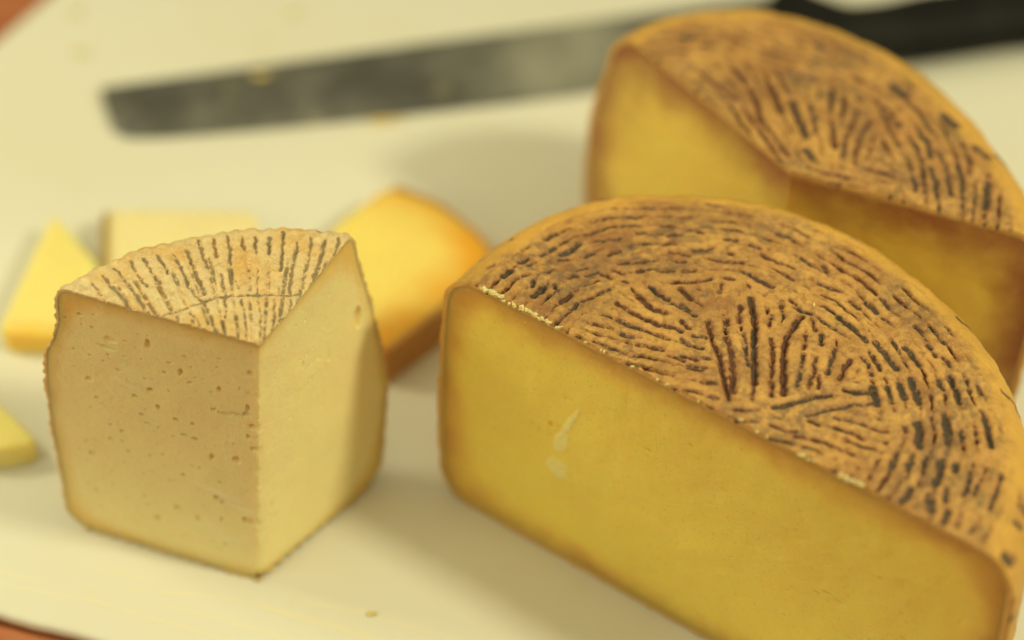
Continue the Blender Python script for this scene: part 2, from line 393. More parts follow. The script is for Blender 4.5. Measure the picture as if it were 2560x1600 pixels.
def mat_paste(name, core, edge, band, sss=1.0, sscale=.004, radius=(1, .55, .16), mottled=.12, pale=(.9, .8, .45), spec=.35, rough=.42):
    """cut cheese: colour deepens towards the rind over `band` mm (attribute rd = mm to the rind)"""
    s = NT(name); rd = s.attr('rd'); nz = s.noise(60, 3)
    f = s.ramp(s.math('ADD', rd, s.math('MULTIPLY', s.math('SUBTRACT', nz, .5), band*.8)), 0, band, 1, 0)
    f = s.math('POWER', f, 1.3)
    c = s.mix(f, core, edge)
    c = s.mix(s.math('MULTIPLY', s.ramp(s.noise(35, 4, .6), .35, .7), mottled*2), c, tuple(x*.78 for x in core))
    c = s.mix(s.math('MULTIPLY', s.ramp(s.noise(900, 2), .62, .8), .35), c, pale)
    c = s.mix(s.attr('pale'), c, tuple(min(.95, x*1.05+.02) for x in pale))
    c = s.mix(s.math('MULTIPLY', s.attr('hole'), .15), c, tuple(x*y for x, y in zip(edge, (.7, .5, .4))))
    b = s.bump(s.noise(800, 4, .7), .5, .0005); b = s.bump(s.noise(190, 4, .65), .5, .0011, b)
    c = s.mix(s.math('MULTIPLY', s.ramp(s.noise(1100, 2, .6), .58, .72), .22), c, tuple(x*.7 for x in edge))
    return s.out(c, rough, b, spec, sss, radius, sscale)
def mat_rind(name, base, alt, rim, dark, grey, inner, sc1=90, alt_amt=.8, bloom_amt=.7, gr=(.18, .66, .97), pepper=.6):
    """groove = 0..1 depth of the mark, mould = grey or brown, plateau = 1 on the patterned top, inn = 1 on the cut strip"""
    s = NT(name); g = s.attr('groove'); m = s.attr('mould'); pl = s.attr('plateau')
    c = s.mix(s.math('MULTIPLY', s.ramp(s.noise(sc1, 4, .65), .4, .68), alt_amt), base, alt)
    c = s.mix(s.math('MULTIPLY', s.ramp(s.noise(sc1*4, 3, .6), .45, .75), .45), c, tuple(min(1, x*1.35+.03) for x in base))
    c = s.mix(s.math('MULTIPLY', s.ramp(s.noise(sc1*7, 3, .6), .48, .68), pepper), c, tuple(x*.6 for x in alt))
    c = s.mix(pl, s.mix(s.math('MULTIPLY', s.ramp(s.noise(50, 3), .4, .7), .6), rim, tuple(x*.75 for x in rim)), c)
    stain = s.mix(s.ramp(s.math('ADD', m, s.math('MULTIPLY', s.math('SUBTRACT', s.noise(220, 2), .5), .9)), .35, .7), dark, grey)
    # mould bloom in irregular patches over the patterned top, and brown oil along the marks
    bloom = s.math('MULTIPLY', s.math('MULTIPLY', s.ramp(s.noise(24, 4, .7, .4), .42, .62), s.ramp(s.noise(420, 4, .7), .42, .62)), s.math('MULTIPLY', pl, bloom_amt))
    c = s.mix(bloom, c, tuple(x*2.1 for x in grey))
    wx = s.math('MULTIPLY', s.math('MULTIPLY', s.ramp(s.noise(34, 5, .75, .6), .46, .64), s.ramp(s.noise(260, 4, .75), .3, .62)), s.math('MULTIPLY', pl, bloom_amt))
    c = s.mix(wx, c, tuple(x*.45+y*.9 for x, y in zip(alt, dark)))
    c = s.mix(s.math('MULTIPLY', s.math('MULTIPLY', s.attr('stain'), s.ramp(s.noise(300, 4, .75), .3, .62, .35, 1.2)), .74), c, s.mix(s.ramp(s.noise(40, 3), .42, .6), tuple(x*.5+y for x, y in zip(alt, dark)), tuple(x*1.5 for x in grey)))
    halo = s.ramp(s.math('MULTIPLY', g, s.ramp(s.noise(330, 3, .7), .25, .6, .4, 1.3)), .08, .5, 0, .72)
    c = s.mix(halo, c, tuple((x*2.2+y*.35) for x, y in zip(dark, base)))
    gf = s.ramp(s.math('MULTIPLY', g, s.ramp(s.noise(650, 3, .7), .25, .62, .3, 1.2)), gr[0], gr[1], 0, gr[2])
    c = s.mix(gf, c, stain)
    c = s.mix(s.attr('inn'), c, inner)
    b = s.bump(s.noise(1300, 3, .7), .8, .0004); b = s.bump(s.noise(420, 4, .7), .75, .0011, b)
    return s.out(c, .5, b, .42, .25, (1, .5, .2), .0012)

# ------------------------------------------------------------------ groove height field
class Field:
    """raster of traced knife/basket marks: depth 0..1.3 and mould"""
    def __init__(s, strokes, res=.22, ext=110):
        s.res, s.ext = res, ext; n = int(2*ext/res); s.n = n
        s.d = np.zeros((n, n)); s.m = np.zeros((n, n)); s.cov = np.zeros((n, n), bool)
        for k, (d, wd, m, P) in enumerate(strokes): s.stroke(d, wd, m, P, k)
    def stroke(s, d, wd, m, P, k):
        seg = np.diff(P, axis=0); L = np.hypot(seg[:, 0], seg[:, 1]); T = max(L.sum(), .5)
        n = max(3, int(T/.12)); t = np.linspace(0, T, n); cum = np.r_[0, np.cumsum(L)]
        x = np.interp(t, cum, P[:, 0]); y = np.interp(t, cum, P[:, 1])
        r = np.random.default_rng(k+99)
        wob = np.interp(t, np.linspace(0, T, max(3, int(T/1.3)+2)), r.normal(0, .16, max(3, int(T/1.3)+2)))
        wid = np.interp(t, np.linspace(0, T, max(3, int(T/1.1)+2)), r.uniform(.7, 1.3, max(3, int(T/1.1)+2)))
        dep = np.interp(t, np.linspace(0, T, max(3, int(T/1.6)+2)), r.uniform(.7, 1.15, max(3, int(T/1.6)+2)))
        tx, ty = np.gradient(x), np.gradient(y); l = np.hypot(tx, ty)+1e-9; x = x-ty/l*wob; y = y+tx/l*wob
        tap = np.clip(np.minimum(t, T-t)/max(.9, wd)+.35, 0, 1)
        for xi, yi, wi, di in zip(x, y, wid*wd*tap, dep*d*tap):
            R_ = int(max(2.2*wi, 2.4)/s.res)+2; cx, cy = (xi+s.ext)/s.res, (yi+s.ext)/s.res; i0, j0 = int(cy), int(cx)
            if not (R_ < i0 < s.n-R_-1 and R_ < j0 < s.n-R_-1): continue
            ii = np.arange(i0-R_, i0+R_+1)[:, None]; jj = np.arange(j0-R_, j0+R_+1)[None, :]
            q = np.hypot(ii-cy, jj-cx)*s.res/wi
            v = di*(.62*np.exp(-q**2)+.38*np.exp(-(q*wi/1.45)**2))
            sl = (slice(i0-R_, i0+R_+1), slice(j0-R_, j0+R_+1))
            old = s.d[sl]; better = v > old
            s.d[sl] = np.where(better, v, old); s.m[sl] = np.where(better, m, s.m[sl])
            s.cov[sl] |= q*wi < .75
    def free(s, P, rad):
        for x, y in P:
            i0, j0, r = int((y+s.ext)/s.res), int((x+s.ext)/s.res), int(rad/s.res)
            if not (r < i0 < s.n-r and r < j0 < s.n-r): return False
            if s.cov[i0-r:i0+r+1, j0-r:j0+r+1].any(): return False
        return True
    def __call__(s, x, y):
        u, v = (y+s.ext)/s.res, (x+s.ext)/s.res
        return sample(s.d, u, v), sample(s.m, u, v)

# ------------------------------------------------------------------ cut cheese: sector from an apex out to a round rim
def build_cheese(root, h, apex_shift, rim_fn, a1, a2, corner_top, corner_bot, bulge, field, mat_r, mat_p,
                 depth_mm, thick=1.6, n_th=500, ds=.36, faces=(), rough_axis=0., plateau=None, ridge=None, bottom_ridge=0., loopn=520, nt_=140, mould_side=.4, weave_f=None, weave_amt=1.0, twist=0., lip_mm=1.0, fnoise=1.):
    """profile in (r, z), r measured from the apex axis; bulge(z) = mm the side stands out beyond the rim circle"""
    def profile(rho, inset, n_top, n_c, n_side, n_b, th=None):
        a, b = corner_top; a2_, b2_ = corner_bot
        pts = []
        for t in np.linspace(0, 1, n_top, endpoint=False): pts.append((t*(rho-a), h, 0., 1.))
        for t in np.linspace(0, math.pi/2, n_c, endpoint=False): pts.append((rho-a+a*math.sin(t), h-b+b*math.cos(t), math.sin(t), math.cos(t)))
        for t in np.linspace(0, 1, n_side, endpoint=False): pts.append((rho, h-b+(b2_-(h-b))*t, 1., 0.))
        for t in np.linspace(0, math.pi/2, n_c, endpoint=False): pts.append((rho-a2_+a2_*math.cos(t), b2_-b2_*math.sin(t), math.cos(t), -math.sin(t)))
        for t in np.linspace(0, 1, n_b): pts.append(((rho-a2_)*(1-t), 0., 0., -1.))
        q = np.array(pts); r, z, nr, nz = q.T
        f = bulge(z, th)*np.clip(r/rho, 0, 1)**6
        r = np.maximum(r+f-nr*inset, 0); z = z-nz*inset
        return r, z, nr, nz
    ths = np.linspace(a1, a2, n_th); rho = rim_fn(ths); rmax = rho.max()
    n_top = int((rmax-corner_top[0])/ds); n_c = max(8, int(1.5*corner_top[0]/ds)); n_side = int((h-corner_top[1]-corner_bot[1])/(ds*2.2)); n_b = 60
    prof = [profile(r, 0, n_top, n_c, n_side, n_b, t_) for r, t_ in zip(rho, ths)]
    Rr = np.array([p[0] for p in prof]); Z = np.array([p[1] for p in prof]); NR = np.array([p[2] for p in prof]); NZ = np.array([p[3] for p in prof])
    TH = ths[:, None]
    def shift(z): return apex_shift[0]*(1-z/h), apex_shift[1]*(1-z/h)
    def xyz(r, z, th):
        th = th-twist*(1-z/h)*(a2-th)/(a2-a1)
        sx, sy = shift(z); return r*np.cos(th)+sx, r*np.sin(th)+sy, z
    X, Y, _ = xyz(Rr, Z, TH)
    top = (NZ > .02)
    g, m = field(X, Y)
    if weave_f is not None:
        wv = weave_f(X, Y)*np.clip((rho[:, None]-9-Rr+N_mid(X, Y)*3)/6, 0, 1); nv = wv*weave_amt*np.clip(1-g*1.6, 0, 1)
        m = np.where(nv > g, np.clip(.5+N_big(X+40, Y)*1.1, 0, 1), m); g = np.maximum(g, nv)
    stn = (weave_f.stain(X, Y) if hasattr(weave_f, 'stain') else np.zeros_like(X))*top*np.clip((rho[:, None]-8-Rr+N_mid(X, Y)*4)/6, 0, 1)
    g = np.where(top, g, 0)*np.clip(NZ*1.6, 0, 1)
    # gentle unevenness everywhere, basket ridges, traced grooves cut down
    low = N_big(X+Z*1.7, Y-Z)*.45+N_mid(X-Z, Y+Z*1.3)*.28*fnoise+N_fine(X+Z, Y+Z*.7)*.15*fnoise+N_tiny(X, Y+Z)*.10*fnoise
    D = np.maximum(low-g*depth_mm, -(thick-.25)+.1*low)
    if ridge is not None:
        rg = ridge(X, Y, Rr, Z, NR, NZ, TH+0*Rr, rho[:, None]+0*Rr); D = D+rg
    pl = np.ones_like(D) if plateau is None else plateau(X, Y, Rr, Z, NR, NZ, rho[:, None]+0*Rr)
    side_m = (NR > .5)
    bot = NZ < -.02
    if bottom_ridge:
        st = np.sin((X*math.sin(a2)-Y*math.cos(a2))*2*math.pi/4.3+N_mid(X, Y)*1.2)
        D = np.where(bot, -np.clip(.5+.5*st, 0, 1)*bottom_ridge+low*.3, D)
    else: D = np.where(bot, np.minimum(low*.3, 0), D)
    nx, ny = NR*np.cos(TH), NR*np.sin(TH)
    dx = D*nx; dy = D*ny; dz = D*NZ
    Xo, Yo, Zo = X+dx, Y+dy, Z+dz
    if rough_axis: pass
    k = Rr.shape[1]
    profi = [profile(r, thick, n_top, n_c, n_side, n_b, t_) for r, t_ in zip(rho, ths)]
    Ri = np.array([p[0] for p in profi]); Zi = np.array([p[1] for p in profi]); Xi, Yi, _ = xyz(Ri, Zi, TH)
    # the rind solid: outer sheet, inner sheet, and strips closing both cut edges
    Nv = n_th*k
    V = np.concatenate([np.stack([Xo, Yo, Zo], -1).reshape(-1, 3), np.stack([Xi, Yi, Zi], -1).reshape(-1, 3)])
    F = [grid_faces(n_th, k)[:, ::-1], grid_faces(n_th, k, Nv)]
    gat = np.concatenate([g.ravel(), np.zeros(Nv)]); mat_ = np.concatenate([m.ravel(), np.zeros(Nv)])
    # staining in the marks of the bottom and the side
    sidestain = np.clip(N_mid(X*1.3+Z*2, Y*1.3-Z)*1.4-.75+mould_side*.5, 0, .8)*side_m
    botstain = np.clip(-D/ max(bottom_ridge, .1), 0, 1)*bot*(.7 if bottom_ridge else .0)
    gat[:Nv] = np.maximum(gat[:Nv], np.maximum(sidestain, botstain).ravel()); mat_[:Nv] = np.where((side_m | bot).ravel(), .75, mat_[:Nv])
    plat = np.concatenate([pl.ravel(), np.ones(Nv)]); inn = np.concatenate([np.zeros(Nv), np.ones(Nv)]); sta = np.concatenate([stn.ravel(), np.zeros(Nv)])
    base = 2*Nv; extraV = []
    for e, row in enumerate((0, n_th-1)):
        o = np.stack([Xo[row], Yo[row], Zo[row]], -1); i_ = np.stack([Xi[row], Yi[row], Zi[row]], -1)
        sg = 1 if e == 1 else -1; th_e = ths[row]; fx_, fy_ = -math.sin(th_e)*sg, math.cos(th_e)*sg
        lip = (np.clip(N_fine(Rr[row]*.8+50*e, Z[row]*.8), -.3, 1)*.5+N_tiny(Rr[row], Z[row])*.22)*lip_mm
        lip = lip+np.clip(np.sin(Rr[row]*2*math.pi/4.1+N_mid(Rr[row], Z[row]))+.25, 0, 1)*bottom_ridge*.75*np.clip((4.5-Z[row])/3, 0, 1)
        o2 = o+np.stack([fx_*lip, fy_*lip, 0*lip], -1); o3 = o+np.stack([fx_*lip*.5, fy_*lip*.5, 0*lip], -1)
        V[row*k:(row+1)*k] = V[row*k:(row+1)*k]+np.stack([fx_*lip*.6, fy_*lip*.6, 0*lip], -1)
        o = V[row*k:(row+1)*k]
        rows = [o, o2*.72+i_*.28, o3*.4+i_*.6, i_]
        V = np.concatenate([V]+rows)
        for q, (gw, iw) in enumerate(((1, 0.), (.5, .75), (.1, 1.), (0, 1.))):
            gat = np.concatenate([gat, gat[row*k:(row+1)*k]*gw]); mat_ = np.concatenate([mat_, mat_[row*k:(row+1)*k]])
            plat = np.concatenate([plat, plat[row*k:(row+1)*k]]); inn = np.concatenate([inn, np.full(k, iw)]); sta = np.concatenate([sta, sta[row*k:(row+1)*k]*(1-iw)])
        gf = grid_faces(4, k, base); F.append(gf if e == 1 else gf[:, ::-1]); base += 4*k
    F = np.concatenate(F)
    o_r = mesh_obj('rind', V, F, mat_r, root, dict(groove=gat, mould=mat_, plateau=plat, inn=inn, stain=sta))
    # paste: closed body with two finely modelled cut faces
    sub = np.unique(np.linspace(0, k-1, loopn).astype(int))
    thc = np.linspace(a1, a2, 28); pr = [profile(r, thick, n_top, n_c, n_side, n_b, t_) for r, t_ in zip(rim_fn(thc), thc)]
    RI = np.array([p[0] for p in pr])[:, sub]; ZI = np.array([p[1] for p in pr])[:, sub]
    ax_n = max(60, int(h/.7)); zax = np.linspace(thick, h-thick, ax_n)[1:-1]
    VP, FP, AR, AH, AP = [], [], [], [], []
    off = 0
    XI, YI, _ = xyz(RI, ZI, thc[:, None])
    VP.append(np.stack([XI, YI, ZI], -1).reshape(-1, 3)); FP.append(grid_faces(len(thc), len(sub))[:, ::-1]); off = len(VP[0])
    AR.append(np.zeros(off)); AH.append(np.zeros(off)); AP.append(np.zeros(off))
    for e, (th, holes, pale) in enumerate(((a1, faces[0], faces[1]), (a2, faces[2], faces[3]))):
        rho_e = rim_fn(np.array([th]))[0]
        lr = np.concatenate([RI[0 if e == 0 else -1], np.zeros(len(zax))]); lz = np.concatenate([ZI[0 if e == 0 else -1], zax])
        cr, cz = rho_e*.5, h*.5
        t = np.linspace(0, 1, nt_)[:, None]
        r = cr+(lr-cr)*t; z = cz+(lz-cz)*t
        rd = np.minimum(np.minimum(h-z, z), rho_e+bulge(z, th)-r)-thick*.6
        # smooth minimum so the dried border rounds the corners
        kk = 6.; rd = -kk*np.log(np.exp(-(h-z)/kk)+np.exp(-z/kk)+np.exp(-(rho_e+bulge(z, th)-r)/kk)); rd = np.maximum(rd, 0)
        d = -(N_big(r+17*e, z)*.35+N_mid(r, z+31*e)*.12+N_fine(r, z)*.035*fnoise+N_tiny(r, z)*.02*fnoise)
        hh = np.zeros_like(r); pp = np.zeros_like(r)
        for q, (hx, hz, rx, rz, dd) in enumerate(holes):
            ca, sa = math.cos(q*1.7), math.sin(q*1.7)
            u_ = (r-hx)/max(rx, .3); v_ = (z-hz)/max(rz, .3)
            dist = np.sqrt(u_**2+v_**2)*(1+.25*N_fine(r*1.5+q*9, z*1.5))
            b = np.clip(1-dist**3, 0, 1)**.5*(dist < 1); lip = np.exp(-((dist-1.15)/.25)**2)*.06*dd
            d = d-b*dd*1.15*min(1.2, .6+max(rx, rz)*.5)+lip; hh = np.maximum(hh, b*min(dd, 1))
        for (hx, hz, rx, rz, ang, dd) in pale:
            ca, sa = math.cos(ang), math.sin(ang); u_ = ((r-hx)*ca+(z-hz)*sa)/rx; v_ = (-(r-hx)*sa+(z-hz)*ca)/rz
            b = np.clip(1.25-np.sqrt(u_**2+v_**2)*(1+.15*N_fine(r, z)), 0, .35)/.35; d = d+b*.18*dd; pp = np.maximum(pp, b*dd*(.8+.3*N_mid(r*2, z*2)))
        fade = np.clip((1-t)*18, 0, 1)*np.clip(np.abs(r)/2.5, 0, 1)
        nsgn = -1 if e == 0 else 1
        nx, ny = -math.sin(th)*nsgn, math.cos(th)*nsgn
        dpl = d*np.maximum(fade, np.clip(hh, 0, 1)*.0)
        X_, Y_, _ = xyz(r, z, th); X_ = X_+nx*dpl; Y_ = Y_+ny*dpl
        if rough_axis:      # the two faces share a crumbly vertical edge
            am = (th*0+(a1+a2)/2); c = np.exp(-np.abs(r)/1.1)
            q = rough_axis*(.5+.5*N_fine(z*1.2, z*0+3)+.35*N_tiny(z, z*0))*np.clip(1.4-z/h, .25, 1)
            X_ += math.cos(am)*c*q; Y_ += math.sin(am)*c*q
        n_ = lr.shape[0]
        VP.append(np.stack([X_, Y_, z], -1).reshape(-1, 3)); gf = grid_faces(nt_, n_, off, wrap=True); FP.append(gf if e == 1 else gf[:, ::-1])
        AR.append(rd.ravel()); AH.append(hh.ravel()); AP.append(pp.ravel()); off += nt_*n_
    VP = np.concatenate(VP); FP = np.concatenate(FP)
    o_p = mesh_obj('paste', VP, FP, mat_p, root, dict(rd=np.concatenate(AR), hole=np.concatenate(AH), pale=np.concatenate(AP)))
    bm = bmesh.new(); bm.from_mesh(o_p.data); bmesh.ops.remove_doubles(bm, verts=bm.verts, dist=2e-6)
    bmesh.ops.recalc_face_normals(bm, faces=bm.faces); bm.to_mesh(o_p.data); bm.free()
    bm = bmesh.new(); bm.from_mesh(o_r.data); bmesh.ops.remove_doubles(bm, verts=bm.verts, dist=2e-6)
    bmesh.ops.recalc_face_normals(bm, faces=bm.faces); bm.to_mesh(o_r.data); bm.free()
    return o_r, o_p

def circle_rim(cx, cy, rad):
    def f(th):
        th = np.asarray(th); b = cx*np.cos(th)+cy*np.sin(th)
        return b+np.sqrt(b*b-(cx*cx+cy*cy-rad*rad))
    return f

def table_rim(deg, r):
    pf = np.polyfit(np.radians(deg), r, 5)
    return lambda th: np.polyval(pf, np.asarray(th))
rimA = table_rim([-33.5, -11.0, 11.5, 34.0, 56.5, 79.0, 101.5, 124.0, 146.5], [119.5, 111.5, 102.3, 93.7, 85.8, 78.0, 70.1, 63.4, 59.5])
rimB = table_rim([-19.0, 2.1, 23.1, 44.2, 65.3, 86.4, 107.4, 128.5], [78.1, 70.2, 67.3, 69.1, 74.6, 81.9, 86.0, 83.4])
# ================================================================== setting
def prism(name, poly, z0, z1, mat, parent=None, bev=0., seg=3, rough=0., attrs=None, scale=MM, sub=None):
    bm = bmesh.new()
    vb = [bm.verts.new((x*scale, y*scale, z0*scale)) for x, y in poly]
    bot = bm.faces.new(vb[::-1])
    vt = [bm.verts.new((x*scale, y*scale, z1*scale)) for x, y in poly]
    bm.faces.new(vt)
    n = len(poly)
    for i in range(n): bm.faces.new((vb[i], vb[(i+1) % n], vt[(i+1) % n], vt[i]))
    bmesh.ops.recalc_face_normals(bm, faces=bm.faces)
    if bev: bmesh.ops.bevel(bm, geom=list(bm.edges), offset=bev*scale, segments=seg, profile=.5, affect='EDGES')
    me = bpy.data.meshes.new(name); bm.to_mesh(me); bm.free(); me.materials.append(mat)
    for p in me.polygons: p.use_smooth = True
    o = bpy.data.objects.new(name, me); COL.objects.link(o)
    if parent: o.parent = parent
    return o

# table: reddish brown varnished planks
s = NT('table_wood'); mp = s.n('ShaderNodeMapping'); s.t.links.new(s.tc, mp.inputs[0]); mp.inputs['Scale'].default_value = (4, 40, 10); mp.inputs['Rotation'].default_value = (0, 0, .35)
g_ = s.noise(3, 6, .65, 1.2, mp.outputs[0]); c = s.mix(s.ramp(g_, .3, .7), (.21, .055, .022), (.42, .13, .05)); c = s.mix(s.math('MULTIPLY', s.ramp(s.noise(25, 3), .4, .7), .5), c, (.5, .2, .09))
M_TABLE = s.out(c, .4, s.bump(g_, .3, .0006), .4)
t_root = empty('table', (0, 0, -5.4), 'reddish brown wooden table under the white cutting board, seen at the left corners', 'table')
for i in range(11):
    y0 = -690+i*135; o = prism('plank', [(-800, y0), (900, y0), (900, y0+133), (-800, y0+133)], -22, 0, M_TABLE, t_root, bev=1.5, seg=2)
t_root.rotation_euler = (0, 0, -.2)

# white plastic board, knife-scored, its front edge rough
s = NT('board_plastic')
bc = s.mix(s.math('MULTIPLY', s.ramp(s.noise(14, 4, .6), .4, .75), .45), (.72, .705, .63), (.69, .65, .51))
bc = s.mix(s.math('MULTIPLY', s.ramp(s.noise(45, 4, .6), .60, .78), .35), bc, (.70, .60, .34))
mp = s.n('ShaderNodeMapping'); s.t.links.new(s.tc, mp.inputs[0]); mp.inputs['Rotation'].default_value = (0, 0, .9); mp.inputs['Scale'].default_value = (6, 260, 10)
scr = s.noise(3, 3, .6, .2, mp.outputs[0])
bc = s.mix(s.math('MULTIPLY', s.math('MULTIPLY', s.ramp(scr, .62, .72), s.ramp(s.noise(18, 2), .45, .6)), .35), bc, (.60, .54, .36))
nrm = s.bump(s.noise(500, 3, .6), .12, .0004); nrm = s.bump(s.noise(60, 3, .5), .12, .001, nrm)
M_BOARD = s.out(bc, .5, nrm, .35)
def board_outline():
    # left edge, front edge, far and right edges outside the frame; corners rounded
    pts = [(-193.5, 173.8), (-60, 438), (420, 420), (420, -210), (-107, -87.0), (-150, -76.8), (-256, -48)]
    pts = [(-300, -36), (-196, 169), (-60, 436), (420, 420), (420, -216)]
    out = []
    # front edge as a wobbly cut line from right to left
    x = np.linspace(420, -300, 241); y = -87.6+(-107.3-x)*.25; y = y+N_mid(x*.8, x*0)*.45+N_fine(x, x*0+9)*.16
    y = y-np.clip(-(x+107), 0, 60)*0.0
    return [(-196, 169), (-60, 436), (420, 420)], np.stack([x, y], 1)
far, front = board_outline()
poly = [tuple(p) for p in front.tolist()]+[(-300, -36)]+far
poly = [p for p in poly]
def board():
    root = empty('cutting_board', (0, 0, 0), 'white plastic cutting board scored by knives, carrying all the cheese', 'cutting board')
    # body: bevelled rim profile swept round the outline
    P = np.array(poly[:-3]+[(-300+104*q, -36+205*q) for q in (.33, .66)]+poly[-3:])
    n = len(P); c = P.mean(0)
    prv = np.roll(P, 1, 0); nxt = np.roll(P, -1, 0); t = nxt-prv; t /= np.hypot(t[:, 0], t[:, 1])[:, None]
    nrm = np.stack([-t[:, 1], t[:, 0]], 1)
    if ((nrm*(P-c)).sum(1) < 0).mean() > .5: nrm = -nrm
    rings = [(-2.2, 0), (-.9, -.35), (-.25, -1.0), (0, -2.0), (-.1, -3), (-.5, -4), (-1.2, -4.8), (-2.5, -5.1), (-5, -5.2)]
    V = []; 
    for o_, z in rings: V += [(p[0]+q[0]*o_, p[1]+q[1]*o_, z+(.12*N_mid(p[0], p[1]+z*3))*(z < -.3)) for p, q in zip(P, nrm)]
    F = [tuple(f) for f in grid_faces(len(rings), n, 0, wrap=True).tolist()]
    F.append(tuple(range(n))); F.append(tuple(range((len(rings)-1)*n, len(rings)*n))[::-1])
    o = mesh_obj('slab', V, F, M_BOARD, root)
    bm = bmesh.new(); bm.from_mesh(o.data); bmesh.ops.recalc_face_normals(bm, faces=bm.faces); bm.to_mesh(o.data); bm.free()
    # knife scores: thin raised burrs with real height
    s = NT('score_burr'); M = s.out((.80, .74, .50), .5, None, .3)
    cuts = [[(-160, -63), (-142.9, -68.4), (-113.5, -73.0), (-92.0, -79.7), (-70, -86), (-50, -92)],
            [(-108.5, -67.5), (-73.7, -69.6), (-50.1, -76.9), (-33.8, -81.6), (0, -93)],
            [(-98, -72), (-80, -76.4), (-62, -82), (-44, -88.6)], [(-72, -70.2), (-52, -75.0), (-25, -83.5)],
            [(-60, -68), (-40, -71.6), (-10, -80), (10, -88)], [(-150, -62.5), (-128, -67)], [(-120, -60), (-96, -64.6)],
            [(-30, 100), (-8, 120), (6, 126)], [(-120, 110), (-90, 118)]]
    for q, cpts in enumerate(cuts):
        P = np.array(cpts); L = np.r_[0, np.cumsum(np.hypot(*np.diff(P, axis=0).T))]; m = int(L[-1]/.8)+2; t = np.linspace(0, L[-1], m)
        # smooth curve through the points
        x = np.interp(t, L, P[:, 0]); y = np.interp(t, L, P[:, 1]); ker = np.ones(9)/9
        if m > 20:
            xs = np.convolve(np.pad(x, 4, 'edge'), ker, 'valid'); ys = np.convolve(np.pad(y, 4, 'edge'), ker, 'valid'); x, y = xs, ys
        tx, ty = np.gradient(x), np.gradient(y); l = np.hypot(tx, ty); nx, ny = -ty/l, tx/l
        wv = .22*(1+.5*N_fine(t, t*0+q))*np.clip(np.minimum(t, L[-1]-t)/6, .05, 1); V = []
        for xx, yy, a, b, ww in zip(x, y, nx, ny, wv): V += [(xx-a*ww, yy-b*ww, -.02), (xx, yy, .16*ww/.22*.8), (xx+a*ww, yy+b*ww, -.02)]
        mesh_obj('knife_score', V, grid_faces(m, 3), M, root)
    return root
board()

